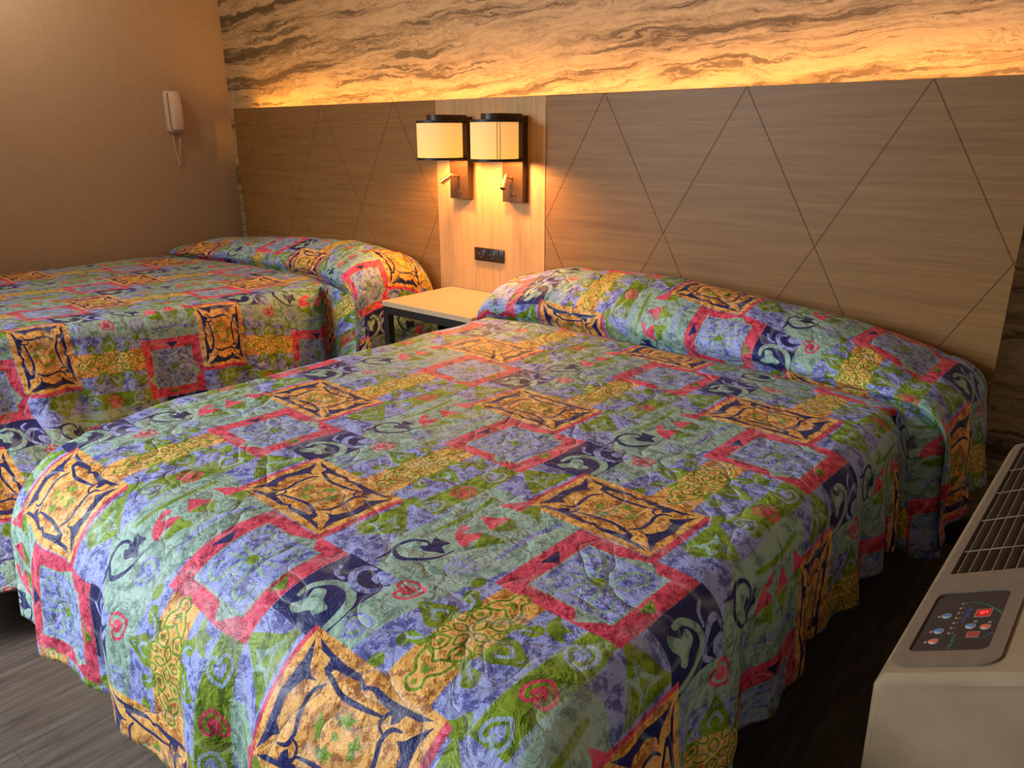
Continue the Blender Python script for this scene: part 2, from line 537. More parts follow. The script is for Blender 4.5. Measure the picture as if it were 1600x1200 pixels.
def cloth_material():
    t = NT('printed_quilt_cloth')
    uv = t.n('ShaderNodeUVMap', uv_map='print').outputs[0]
    im = t.n('ShaderNodeTexImage', image=cloth_img, interpolation='Linear', extension='REPEAT')
    t.l(uv, im.inputs[0])
    fab = t.n('ShaderNodeUVMap', uv_map='cloth').outputs[0]
    # meandering quilting stitches = contour lines of a noise field
    n1 = t.noise(fab, 7.5, 1.0, 0.4, 0.9)
    a = t.math('ABSOLUTE', t.math('SUBTRACT', t.math('FRACT', t.math('MULTIPLY', n1, 3.0)), 0.5))
    line = t.math('SUBTRACT', 1.0, t.math('MULTIPLY', a, 9.0), clamp=True)
    puff = t.math('POWER', t.math('MULTIPLY', a, 2.0), 0.6)
    cr = t.noise(fab, 28.0, 3.0, 0.6, 1.2)
    cr2 = t.noise(fab, 90.0, 2.0, 0.5, 0.5)
    h = t.math('ADD', t.math('MULTIPLY', puff, 0.62), t.math('ADD', t.math('MULTIPLY', cr, 0.85), t.math('MULTIPLY', cr2, 0.14)))
    c = t.mix(t.math('MULTIPLY', line, 0.22), im.outputs[0], (0.62, 0.66, 0.68, 1))
    t.l(c, t.b.inputs['Base Color'])
    t.b.inputs['Roughness'].default_value = 0.50
    t.b.inputs['Specular IOR Level'].default_value = 0.30
    t.b.inputs['Sheen Weight'].default_value = 0.03
    t.bump(h, 0.75, 0.010)
    return t.m
CLOTH = cloth_material()

# ------------------------------------------------------------------ bedspreads
def interp(x, xs, ys):
    return float(np.interp(x, xs, ys))

def sstep(a, b, x):
    if a > b:
        return 1.0 - sstep(b, a, x)
    t = max(0.0, min(1.0, (x - a) / (b - a)))
    return t * t * (3 - 2 * t)

def make_bedspread(name, x0, x1, foot, ztop, Mo, Lv, Dv, crease, pil_h, wl, wr, dL, dR, dF, flareR, headdrop, seed, cornerR, tuck_len=0.24, tuck_x=0.0, spill=0.0, wall_y=-0.05):
    """One continuous cloth.  Rows run head -> foot, columns left -> right, both measured on the cloth."""
    # length-wise profile, measured from the wall: (y, h) with h in 0..1 of the local pillow height
    nodes = [(-0.045, 0.02), (-0.050, 0.30), (-0.085, 0.66), (-0.17, 0.93), (-0.27, 1.0), (-0.37, 0.90), (-0.455, 0.66), (-0.500, 0.40), (-0.508, 0.20), (-0.488, 0.04), (-0.462, -0.04), (-0.500, -0.03), (-0.56, 0.0)]
    prof = catmull(nodes, 7)
    # cloth length along the profile for an average pillow
    Hm = 0.17
    s = [0.0]
    for a, b in zip(prof, prof[1:]):
        s.append(s[-1] + math.hypot(b[0] - a[0], (b[1] - a[1]) * Hm))
    s = np.array(s)
    py = np.array([q[0] for q in prof])
    ph = np.array([q[1] for q in prof])
    s_end = s[-1]
    y_end = -0.56
    R = 0.075
    RF = 0.22
    x1f = x1 if callable(x1) else (lambda Y: x1)
    x1m = x1f(-1.0)
    # cloth coordinate Y (toward the head positive): on the flat top equals the world y
    def row(Y):
        """returns world y, h, headness"""
        if Y <= y_end:
            return Y, 0.0
        sv = s_end - (Y - y_end)
        sv = max(0.0, sv)
        return float(np.interp(sv, s, py)), float(np.interp(sv, s, ph))
    Ymax = y_end + s_end
    step = 0.0125
    footY = foot + RF                      # where the rounding begins
    Ys = np.arange(Ymax, footY - dF - 1e-6, -step)
    Xs = np.arange(x0 + R - dL - 0.10, x1m - R + dR + 0.10, step)
    bm = bmesh.new()
    uvc, uvp = [], []
    Bm = np.array([Lv, Dv]).T
    Bi = np.linalg.inv(Bm)
    verts = []
    for j, Y in enumerate(Ys):
        vr = []
        wy, h = row(Y)
        head = sstep(y_end - 0.02, y_end + 0.10, Y)
        hp = sstep(0.0, 0.5, h) if Y > y_end else 0.0
        for X in Xs:
            a0 = x0 + R - wl * head + 0.07 * sstep(-1.85, -2.2, Y)
            a1 = x1f(Y) - R + wr * head
            oy = max(0.0, footY - Y)
            ox = X - a1 if X > a1 else (X - a0 if X < a0 else 0.0)
            cx = min(max(X, a0), a1)
            cy = max(Y, footY)
            dd = math.hypot(ox, oy)
            # cloth edge
            side = dR if ox > 0 else dL
            if head > 0:
                side = side + headdrop * head
            if ox > 0 and oy > 0:
                lim = cornerR
                th = math.atan2(oy, ox)
                lim = 1.0 / ((abs(math.cos(th)) / side) ** 3.2 + (abs(math.sin(th)) / dF) ** 3.2) ** (1 / 3.2) if cornerR is None else cornerR
            elif ox < 0 and oy > 0:
                th = math.atan2(oy, -ox)
                lim = 1.0 / ((abs(math.cos(th)) / side) ** 2 + (abs(math.sin(th)) / dF) ** 2) ** 0.5
            elif oy > 0:
                lim = dF
            else:
                lim = side
            k = 1.0
            if dd > lim:
                # columns past the hem collapse onto it (removed below)
                k = lim / dd
            dv = dd * k
            over = dd > lim + step * 0.9
            # height of the top where the cloth leaves it
            hh = interp(cx, [q[0] for q in pil_h], [q[1] for q in pil_h])
            yb = wy if Y > y_end else cy
            # crease bows towards the foot near the sides
            if Y > y_end - 0.25:
                bow = interp(cx, [q[0] for q in crease], [q[1] for q in crease])
                f = sstep(y_end - 0.25, y_end, Y) * (min(1.0, (-wy + 0.04) / 0.45) if Y > y_end else 1.0)
                yb = yb - bow * f
            zt = ztop + h * hh
            if ox != 0:
                zt = ztop + h * hh
            nx_, ny_ = (ox / dd, -oy / dd) if dd > 1e-9 else (0.0, 0.0)
            # rounding then hang
            Rs = R + (0.045 * head if ox > 0 else 0.0)
            Rr = Rs * nx_ * nx_ + RF * ny_ * ny_ if dd > 1e-9 else R
            arc = Rr * PI / 2
            if dv < arc:
                out = Rr * math.sin(dv / Rr)
                dn = Rr * (1 - math.cos(dv / Rr))
            else:
                e = dv - arc
                fl = 0.07
                if ox > 0:
                    fl = flareR(Y) * (nx_ * nx_) + 0.07 * (1 - nx_ * nx_)
                if ox != 0 and oy > 0:
                    fl += (0.28 if ox > 0 else 0.06) * (2 * abs(nx_ * ny_))
                sl = math.atan(fl)
                out = Rr + e * math.sin(sl)
                dn = Rr + e * math.cos(sl)
                if spill and ox > 0:
                    # the lower part runs out towards the floor beside the foot of the bed
                    ks = spill * sstep(-1.45, -2.0, Y) * sstep(0.30, 0.46, dv)
                    e2 = max(0.0, dv - 0.36)
                    out += e2 * 0.62 * ks
                    dn -= e2 * 0.38 * ks
            if oy > 0 and ox < 0:
                out *= 1 - 0.34 * (2 * abs(nx_ * ny_)) ** 1.5
            px = cx + nx_ * out
            pyy = yb + ny_ * out
            z = zt - dn
            # folds hanging from the edge
            hang = sstep(0.05, 0.42, dv)
            if hang > 0:
                tpar = (Y if abs(nx_) > abs(ny_) else X) + seed
                if ox != 0 and oy > 0:
                    tpar = math.atan2(oy, ox) * 0.34 + (X - Y) * 0.0 + seed
                fo = 0.55 * math.sin(tpar * 21 + 1.3 * math.sin(tpar * 7)) + 0.45 * math.sin(tpar * 37 + 2.0)
                fo += 0.8 * noise.noise(Vector((tpar * 9, dv * 2.0, seed)))
                amp = 0.022 * hang
                if ox != 0 and oy > 0:
                    amp = 0.036 * hang
                if head > 0.2:
                    amp = 0.020 * hang
                px += nx_ * fo * amp
                pyy += ny_ * fo * amp
                # dark tuck where the pillow overhang meets the mattress side
            if abs(ox) > 0:
                tuck = math.exp(-((Y - (y_end - 0.005)) / 0.035) ** 2)
                px -= nx_ * 0.060 * tuck * sstep(0.02, 0.1, dv)
            # soft wrinkles on the top
            wr_ = noise.noise(Vector((X * 5 + seed, Y * 5, 0.3))) * 0.0040 + noise.noise(Vector((X * 17, Y * 13 + seed, 1.7))) * 0.0022 + abs(noise.noise(Vector((X * 9, Y * 24 + seed, 4.2)))) * 0.0022
            if hp > 0:
                wr_ += noise.noise(Vector((X * 8, Y * 5, 9.1 + seed))) * 0.010 * hp
            z += wr_ * (1 - 0.6 * hang)
            px += nx_ * wr_ * hang * 2
            if ox == 0 or head > 0.5:
                z -= 0.028 * math.exp(-((Y - (y_end + 0.085)) / 0.028) ** 2)
            z = max(z, 0.006 + 0.002 * math.sin(X * 40))
            pyy = min(pyy, wall_y - 0.004)
            vr.append((px, pyy, z, X, Y, over))
        verts.append(vr)
    grid = [[None] * len(Xs) for _ in Ys]
    keep = []
    for j in range(len(Ys)):
        for i in range(len(Xs)):
            if not verts[j][i][5]:
                grid[j][i] = bm.verts.new(verts[j][i][:3])
                keep.append((verts[j][i][3] + tuck_x * sstep(y_end - 0.005, y_end + 0.030, verts[j][i][4]), verts[j][i][4] + (tuck_len + 0.06 * sstep(1.0, 1.5, verts[j][i][3])) * sstep(y_end - 0.005, y_end + 0.030, verts[j][i][4])))
    bm.verts.index_update()
    for j in range(len(Ys) - 1):
        for i in range(len(Xs) - 1):
            q = (grid[j][i], grid[j + 1][i], grid[j + 1][i + 1], grid[j][i + 1])
            if all(q):
                bm.faces.new(q)
            elif sum(v is not None for v in q) == 3:
                bm.faces.new([v for v in q if v is not None])
    l1 = bm.loops.layers.uv.new('print')
    l2 = bm.loops.layers.uv.new('cloth')
    K = np.array(keep)
    ab = (K - np.array(Mo)) @ Bi.T
    tt = ab[:, 1] * 58.3 / TW
    uu = (ab[:, 0] * 78.6 + ab[:, 1] * 39.3) / TH
    for f in bm.faces:
        for lp in f.loops:
            k = lp.vert.index
            lp[l1].uv = (tt[k], uu[k])
            lp[l2].uv = (K[k, 0] + seed, K[k, 1])
    o = mesh_obj(name, bm, CLOTH, None, smooth=True)
    md = o.modifiers.new('thickness', 'SOLIDIFY')
    md.thickness = 0.006
    md.offset = -1
    return o

ZT = 0.70
spread1 = make_bedspread('bedspread', -0.03, 1.615, -2.34, ZT, (0.8247, -1.9596), (0.0207, 0.6878), (0.5103, 0.3222),
    crease=[(-0.1, 0.10), (0.03, 0.02), (0.25, -0.03), (0.70, -0.01), (1.17, 0.03), (1.53, 0.09), (1.70, 0.14)],
    pil_h=[(-0.16, 0.05), (-0.05, 0.12), (0.1, 0.16), (0.23, 0.175), (0.53, 0.19), (0.8, 0.18), (1.04, 0.155), (1.30, 0.13), (1.45, 0.10), (1.55, 0.07), (1.62, 0.03)],
    wl=0.03, wr=0.05, dL=0.33, dR=0.42, dF=0.535, flareR=lambda Y: 0.05 + 0.08 * sstep(-0.9, -0.3, Y), headdrop=0.20, seed=0.0, cornerR=0.47)
tag(spread1, 'multicoloured patchwork print quilted bedspread on the near bed beside the air conditioner', 'bedspread', 'patchwork bedspreads')

spread2 = make_bedspread('bedspread', -2.70, lambda Y: -1.05 + 0.16 * min(0.0, Y + 1.1), -2.34, ZT, (-1.382, -0.759), (0.128, 0.68), (0.554, 0.32),
    crease=[(-2.6, 0.04), (-2.3, -0.03), (-1.9, -0.08), (-1.3, -0.08), (-1.0, 0.02), (-0.85, 0.10)],
    pil_h=[(-2.68, 0.04), (-2.49, 0.085), (-2.1, 0.12), (-1.79, 0.14), (-1.21, 0.16), (-0.95, 0.14), (-0.85, 0.10)],
    wl=0.0, wr=0.19, dL=0.05, dR=1.02, dF=0.60, flareR=lambda Y: 0.02 + 0.06 * sstep(-0.6, -0.9, Y) + 0.60 * sstep(-1.2, -2.1, Y), headdrop=-0.05, seed=3.7, cornerR=None, tuck_len=0.28, tuck_x=0.15, spill=1.0)
tag(spread2, 'multicoloured patchwork print quilted bedspread on the far bed against the plain beige wall', 'bedspread', 'patchwork bedspreads')

# ------------------------------------------------------------------ beds below the spreads
MATTR = plain('white_mattress_ticking', srgb(206, 202, 194), 0.9)
BOXSP = plain('charcoal_bed_base_cloth', srgb(36, 34, 34), 0.9)
LEGM = plain('black_bed_leg', srgb(20, 20, 20), 0.5)
def make_bed(x0, x1, label):
    # plain mattress on a cloth covered base with four short legs
    c = thing('bed', label, 'bed', ((x0 + x1) / 2, -1.2, 0), 'motel beds')
    def L(p):
        return (p[0] - c.location.x, p[1] - c.location.y, p[2])
    box('mattress', L((x0 + 0.05, -2.14, 0.41)), L((x1 - 0.085, -0.10, 0.642)), MATTR, c, 0.045, 4)
    box('bed_base', L((x0 + 0.06, -2.13, 0.12)), L((x1 - 0.09, -0.11, 0.405)), BOXSP, c, 0.015, 2)
    for sx in (x0 + 0.12, x1 - 0.12):
        for sy in (-2.05, -0.22):
            bm = bmesh.new()
            bm_cyl(bm, L((sx, sy, 0)), L((sx, sy, 0.125)), 0.025, 0.03, 20)
            mesh_obj('leg', bm, LEGM, c, True)
    return c
make_bed(0.02, 1.60, 'near double bed beside the air conditioner, hidden by its bedspread')
make_bed(-2.70, -1.26, 'far double bed along the plain wall, hidden by its bedspread')

# ------------------------------------------------------------------ room
XL, XR, YB, YF, ZC = -2.815, 2.30, 0.08, -5.2, 2.55
# floor: dark grey-brown wood planks running along x
t = NT('dark_wood_plank_floor')
o = t.obj()
m1 = t.mapping(o, (1.0, 1.0, 1.0), (0, 0, PI / 2))
br = t.n('ShaderNodeTexBrick')
br.offset = 0.37
br.inputs['Scale'].default_value = 1.0
br.inputs['Brick Width'].default_value = 1.22
br.inputs['Row Height'].default_value = 0.18
br.inputs['Mortar Size'].default_value = 0.0018
br.inputs['Color1'].default_value = (0.35, 0.35, 0.35, 1)
br.inputs['Color2'].default_value = (0.65, 0.65, 0.65, 1)
br.inputs['Mortar'].default_value = (0.0, 0.0, 0.0, 1)
t.l(m1, br.inputs['Vector'])
gm = t.mapping(o, (22, 1.8, 1))
g1 = t.noise(gm, 2.2, 6, 0.62, 0.7)
g2 = t.noise(t.mapping(o, (110, 4, 1)), 3.0, 3, 0.6)
gg = t.math('ADD', t.math('MULTIPLY', g1, 0.7), t.math('MULTIPLY', g2, 0.3))
wc = t.ramp(gg, [(0.30, srgb(66, 58, 52)), (0.5, srgb(104, 94, 86)), (0.72, srgb(138, 126, 116))])
wc = t.mix(0.45, wc, t.mix(1.0, wc, br.outputs[0], 'MULTIPLY'))
t.l(wc, t.b.inputs['Base Color'])
t.b.inputs['Roughness'].default_value = 0.42
t.bump(t.math('ADD', gg, br.outputs['Fac']), 0.12, 0.002)
struct(box('floor', (XL - 0.1, YF - 0.1, -0.1), (XR + 0.1, YB + 0.1, 0.0), t.m))
CEILM = plain('white_ceiling_paint', srgb(214, 208, 198), 0.9)
struct(box('ceiling', (XL - 0.1, YF - 0.1, ZC), (XR + 0.1, YB + 0.1, ZC + 0.1), CEILM))

# plain wall: beige vinyl with faint weave
t = NT('beige_vinyl_wallcovering')
o = t.obj()
n1 = t.noise(t.mapping(o, (1, 1, 60)), 6, 3, 0.6)
n2 = t.noise(t.mapping(o, (60, 60, 3)), 4, 3, 0.6)
w = t.math('ADD', t.math('MULTIPLY', n1, 0.5), t.math('MULTIPLY', n2, 0.5))
t.l(t.ramp(w, [(0.3, srgb(166, 146, 124)), (0.7, srgb(182, 162, 138))]), t.b.inputs['Base Color'])
t.b.inputs['Roughness'].default_value = 0.55
t.bump(w, 0.10, 0.002)
PLAIN = t.m
struct(box('wall_left', (XL - 0.1, YF - 0.1, 0), (XL, YB + 0.1, ZC), PLAIN))
struct(box('wall_right', (XR, YF - 0.1, 0), (XR + 0.1, YB + 0.1, ZC), PLAIN))
struct(box('wall_front', (XL, YF - 0.1, 0), (XR, YF, ZC), PLAIN))

# head wall: paper printed with stone strata
t = NT('stone_strata_wallpaper')
o = t.obj()
sk = t.n('ShaderNodeSeparateXYZ')
t.l(o, sk.inputs[0])
x_, z_ = sk.outputs[0], sk.outputs[2]
# strata climb slightly to the right and wander
warp = t.noise(t.mapping(o, (1.0, 1, 2.2)), 1.3, 3, 0.55)
warp2 = t.noise(t.mapping(o, (2.0, 1, 6.0)), 3.5, 4, 0.6)
zz = t.math('ADD', z_, t.math('MULTIPLY', x_, -0.045))
zz = t.math('ADD', zz, t.math('MULTIPLY', warp, 0.15))
zz = t.math('ADD', zz, t.math('MULTIPLY', warp2, 0.07))
cmb = t.n('ShaderNodeCombineXYZ')
t.l(t.math('MULTIPLY', x_, 0.42), cmb.inputs[0])
t.l(t.math('MULTIPLY', zz, 9.5), cmb.inputs[2])
band = t.noise(cmb.outputs[0], 1.25, 5, 0.62, 0.35)
cmb2 = t.n('ShaderNodeCombineXYZ')
t.l(t.math('MULTIPLY', x_, 5.0), cmb2.inputs[0])
t.l(t.math('MULTIPLY', zz, 60.0), cmb2.inputs[2])
fine = t.noise(cmb2.outputs[0], 1.0, 6, 0.72, 0.8)
b2 = t.math('ADD', band, t.math('MULTIPLY', t.math('SUBTRACT', fine, 0.5), 0.34))
colr = t.ramp(b2, [(0.32, srgb(88, 76, 58)), (0.405, srgb(106, 91, 70)), (0.435, srgb(150, 131, 102)), (0.53, srgb(188, 168, 134)), (0.605, srgb(164, 144, 112)), (0.63, srgb(112, 97, 74)), (0.72, srgb(94, 81, 62))])
crk = t.math('ABSOLUTE', t.math('SUBTRACT', fine, 0.5))
crack = t.math('SUBTRACT', 1.0, t.math('MULTIPLY', crk, 40.0), clamp=True)
patch = t.noise(t.mapping(o, (2.2, 1, 5)), 2.6, 3, 0.6)
pm = t.math('MULTIPLY', t.math('SUBTRACT', patch, 0.46), 8.0, clamp=True)
colr = t.mix(t.math('MULTIPLY', t.math('MULTIPLY', crack, pm), 0.85), colr, srgb(84, 70, 58))
t.l(colr, t.b.inputs['Base Color'])
t.b.inputs['Roughness'].default_value = 0.75
t.bump(b2, 0.25, 0.004)
struct(box('wall_back', (XL, YB, 0), (XR, YB + 0.1, ZC), t.m))
BASEM = plain('dark_brown_baseboard', srgb(60, 46, 38), 0.5)
struct(box('baseboard_back', (XL + 0.012, YB - 0.012, 0), (XR - 0.012, YB, 0.10), BASEM))
struct(box('baseboard_left', (XL, YF, 0), (XL + 0.012, YB - 0.0, 0.10), BASEM))
struct(box('baseboard_right', (XR - 0.012, YF, 0), (XR, YB - 0.0, 0.10), BASEM))

# ------------------------------------------------------------------ headboard
ZH, ZM = 0.957 + H0, 0.4209 + H0
XD, XL2, S = -0.0946, -0.7715, 0.6
def wood(name, vertical, x_first=None):
    t = NT(name)
    o = t.obj()
    if vertical:
        sc1, sc2 = (34, 1, 1.1), (130, 1, 2.5)
    else:
        sc1, sc2 = (1.1, 1, 26), (2.5, 1, 120)
    a = t.noise(t.mapping(o, sc1), 1.6, 6, 0.6, 0.9)
    b = t.noise(t.mapping(o, sc2), 2.0, 3, 0.6, 0.2)
    g = t.math('ADD', t.math('MULTIPLY', a, 0.65), t.math('MULTIPLY', b, 0.35))
    if vertical:
        c = t.ramp(g, [(0.28, srgb(158, 122, 78)), (0.5, srgb(184, 146, 98)), (0.75, srgb(200, 162, 114))])
    else:
        c = t.ramp(g, [(0.30, srgb(118, 83, 42)), (0.5, srgb(136, 99, 53)), (0.72, srgb(152, 115, 65))])
    if not vertical:
        # veneer leaves: shade jumps at the horizontal joints
        sk = t.n('ShaderNodeSeparateXYZ')
        t.l(o, sk.inputs[0])
        X, Z = sk.outputs[0], sk.outputs[2]
        row = t.math('FLOOR', t.math('DIVIDE', Z, 0.205))
        wn = t.n('ShaderNodeTexWhiteNoise', noise_dimensions='1D')
        t.l(row, wn.inputs['W'])
        c = t.mix(t.math('MULTIPLY', wn.outputs['Value'], 0.14), c, srgb(112, 84, 60))
        fr = t.math('ABSOLUTE', t.math('SUBTRACT', t.math('FRACT', t.math('DIVIDE', Z, 0.205)), 0.5))
        joint = t.math('GREATER_THAN', fr, 0.4965)
        c = t.mix(t.math('MULTIPLY', joint, 0.35), c, srgb(90, 62, 40))
        # diamond grooves: two families of slanted lines
        k = (S / 2) / (ZH - ZM)
        def fam(sign):
            q = t.math('DIVIDE', t.math('SUBTRACT', t.math('ADD', X, t.math('MULTIPLY', t.math('SUBTRACT', ZH, Z), sign * k)), x_first), S)
            return t.math('MULTIPLY', t.math('ABSOLUTE', t.math('SUBTRACT', t.math('FRACT', q), 0.5)), S)
        dmin = t.math('MINIMUM', fam(1), fam(-1))
        gr = t.math('SUBTRACT', 1.0, t.math('DIVIDE', t.math('SUBTRACT', dmin, 0.0012), 0.0016), clamp=True)
        gr = t.math('MAXIMUM', gr, 0.0)
        c = t.mix(t.math('MULTIPLY', gr, 0.85), c, srgb(92, 58, 34))
        h = t.math('SUBTRACT', t.math('MULTIPLY', g, 0.06), gr)
        t.l(c, t.b.inputs['Base Color'])
        t.bump(h, 0.6, 0.004)
    else:
        t.l(c, t.b.inputs['Base Color'])
        t.bump(g, 0.08, 0.002)
    t.b.inputs['Roughness'].default_value = 0.48
    t.b.inputs['Specular IOR Level'].default_value = 0.35
    return t.m
hb = thing('headboard', 'long wood veneer wall headboard with engraved diamond lines behind both beds', 'headboard', (0, 0, 0))
WR = wood('veneer_right', False, XD)
WL_ = wood('veneer_left', False, XL2 - 3 * S)
WC = wood('veneer_centre', True)
ZB_ = 0.46
o = box('side_panel', (XD + 0.0025, -0.040, ZB_), (XD + 1.806, -0.026, ZH), WR, hb, 0.0015, 1)
o = box('side_panel', (XL2 - 1.802, -0.040, ZB_), (XL2 - 0.0025, -0.026, ZH), WL_, hb, 0.0015, 1)
o = box('centre_panel', (XL2, -0.040, ZB_), (XD, -0.026, ZH), WC, hb, 0.0015, 1)
o['label'] = 'centre panel with upright wood grain'
BATM = plain('raw_batten_wood', srgb(96, 70, 48), 0.8)
for zb in (ZB_ + 0.06, 1.38):
    bm = bmesh.new()
    bm_box(bm, (XL2 - 1.74, -0.026, zb), (XD + 1.74, 0.079, zb + 0.05))
    mesh_obj('batten', bm, BATM, hb)

# LED strip hidden in the gap behind the headboard top
t = NT('warm_led_strip')
t.b.inputs['Base Color'].default_value = (1, 0.6, 0.25, 1)
t.b.inputs['Emission Color'].default_value = (1.0, 0.42, 0.065, 1)
t.b.inputs['Emission Strength'].default_value = 58.0
led = box('light_strip', (XL2 - 1.70, -0.0255, ZH - 0.016), (XD + 1.78, -0.0075, ZH - 0.010), t.m)
tag(led, 'warm orange LED light strip glowing behind the top edge of the headboard', 'light strip')

# ------------------------------------------------------------------ sconces
BRONZE = plain('dark_bronze_metal', srgb(66, 45, 26), 0.42, 0.25, 0.03)
BRASS = plain('polished_brass', srgb(196, 158, 98), 0.22, 0.9, 0.02)
BLACK = plain('black_shade_trim', srgb(34, 26, 20), 0.5)
t = NT('lit_linen_shade')
o = t.obj()
sz = t.n('ShaderNodeSeparateXYZ')
t.l(o, sz.inputs[0])
wv = t.noise(t.mapping(o, (90, 90, 160)), 2, 2)
e = t.ramp(t.math('DIVIDE', t.math('ADD', sz.outputs[2], 0.0), 0.17), [(0.0, (1.0, 0.56, 0.08, 1)), (0.35, (1.0, 0.50, 0.10, 1)), (1.0, (0.93, 0.43, 0.13, 1))])
t.b.inputs['Base Color'].default_value = srgb(214, 180, 130)
t.l(e, t.b.inputs['Emission Color'])
t.b.inputs['Emission Strength'].default_value = 0.80
t.b.inputs['Roughness'].default_value = 0.8
t.b.inputs['Transmission Weight'].default_value = 0.0
SHADE = t.m
t = NT('lamp_bulb_glow')
t.b.inputs['Emission Color'].default_value = (1.0, 0.50, 0.14, 1)
t.b.inputs['Emission Strength'].default_value = 14
BULB = t.m

SEAM = plain('amber_shade_seam', srgb(150, 96, 40), 0.7)
def sconce(xc, label, head_dir, elbow, seam=False):
    z0 = 1.106
    c = thing('wall_sconce', label, 'wall lamp', (xc, -0.040, z0), 'bedside wall lamps')
    # local: x across, y out from the wall (negative), z up
    bp = box('back_plate', (-0.060, -0.037, 0.0), (0.060, -0.0005, 0.370), BRONZE, c, 0.0015, 1)
    # recessed face line
    yc = -0.155
    # top bracket arm with a rounded end
    poly = [(0.058, -0.036), (0.058, yc)] + [(0.058 * math.cos(a), yc - 0.058 * math.sin(a)) for a in np.linspace(0.15, PI - 0.15, 14)] + [(-0.058, yc), (-0.058, -0.036)]
    bm = bmesh.new()
    bm_prism(bm, poly, lambda a, b, h: (a, b, h), 0.352, 0.378)
    fix_normals(bm)
    smooth_angle(mesh_obj('top_arm', bm, BRONZE, c), 30)
    R = 0.104
    zb, zt = 0.182, 0.352
    sh = bmesh.new()
    bm_lathe(sh, [(R, 0.0), (R, zt - zb), (R - 0.002, zt - zb), (R - 0.002, 0.0), (R, 0.0)], 72)
    s = mesh_obj('lamp_shade', sh, SHADE, c, True)
    s.location = (0, yc, zb)
    smooth_angle(s, 50)
    for (za, zc_) in ((0.0, 0.011), (zt - zb - 0.010, zt - zb + 0.001)):
        rb = bmesh.new()
        bm_lathe(rb, [(R - 0.004, za), (R + 0.0025, za), (R + 0.0025, zc_), (R - 0.004, zc_), (R - 0.004, za)], 72)
        rr = mesh_obj('shade_trim', rb, BLACK, s, True)
        smooth_angle(rr, 40)
    # top cover disc under the arm and lower support bar to the plate
    bm = bmesh.new()
    bm_cyl(bm, (0, 0, zt - zb - 0.012), (0, 0, zt - zb - 0.008), R - 0.004, None, 48)
    mesh_obj('shade_cover', bm, BRONZE, s)
    bm = bmesh.new()
    bm_box(bm, (-0.05, -0.060, zb - 0.001), (0.05, -0.037, zb + 0.008))
    mesh_obj('support_bar', bm, BRONZE, c)
    # bulb and socket
    bm = bmesh.new()
    bm_cyl(bm, (0, yc, 0.300), (0, yc, 0.343), 0.016, None, 20)
    mesh_obj('lamp_socket', bm, BLACK, c, False)
    bm = bmesh.new()
    bmesh.ops.create_uvsphere(bm, u_segments=20, v_segments=12, radius=0.024, matrix=Matrix.Translation((0, yc, 0.272)))
    b = mesh_obj('bulb', bm, BULB, c, True)
    if seam:
        bm = bmesh.new()
        a = math.radians(-128 + 90 + 52 - 53)
        for da in (-0.06, 0.06):
            aa = a + da
            bm_tube(bm, [((R + 0.0006) * math.cos(aa), (R + 0.0006) * math.sin(aa), 0.012), ((R + 0.0006) * math.cos(aa), (R + 0.0006) * math.sin(aa), zt - zb - 0.011)], 0.0012, 6)
        mesh_obj('shade_seam', bm, SEAM, s, True)
    # swivel reading light
    hd = Vector(head_dir).normalized()
    p0 = Vector((0.0, -0.037, 0.105))
    p1 = Vector(elbow)
    bm = bmesh.new()
    bm_tube(bm, [p0, p0 + Vector((0, -0.012, 0)), p1 + Vector((0, 0.008, 0)), p1], 0.0048, 12)
    rl = mesh_obj('reading_light_arm', bm, BRASS, c, True)
    bm = bmesh.new()
    bm_cyl(bm, p1 - hd * 0.008, p1 + hd * 0.022, 0.0095, 0.0105, 24)
    bm_cyl(bm, p1 + hd * 0.022, p1 + hd * 0.060, 0.0135, None, 28)
    hdo = smooth_angle(mesh_obj('reading_light_head', bm, BRASS, c), 40)
    bm = bmesh.new()
    bm_cyl(bm, p1 + hd * 0.0585, p1 + hd * 0.0615, 0.0105, None, 24)
    mesh_obj('reading_light_lens', bm, BLACK, hdo, False)
    # two push switches
    for k, dx in enumerate((-0.012, 0.012)):
        bm = bmesh.new()
        bm_cyl(bm, (dx, -0.036, 0.036), (dx, -0.041, 0.036), 0.006, None, 18)
        mesh_obj('switch_button', bm, BRASS, c, False)
    # warm light of the bulb
    ld = bpy.data.lights.new('sconce_light', 'POINT')
    ld.energy = SCONCE_W
    ld.color = (1.0, 0.47, 0.13)
    ld.shadow_soft_size = 0.03
    lo = bpy.data.objects.new('sconce_light', ld)
    COL.objects.link(lo)
    lo.location = (xc, -0.040 + yc, z0 + 0.225)
    return c
SCONCE_W = 20.0
sconce(-0.5875, 'left bronze wall lamp with cream drum shade and reading light turned left', (-0.75, -0.25, -0.50), (-0.004, -0.085, 0.110))
sconce(-0.253, 'right bronze wall lamp with cream drum shade and reading light pointing down', (0.18, -0.55, -0.80), (-0.006, -0.075, 0.112), True)

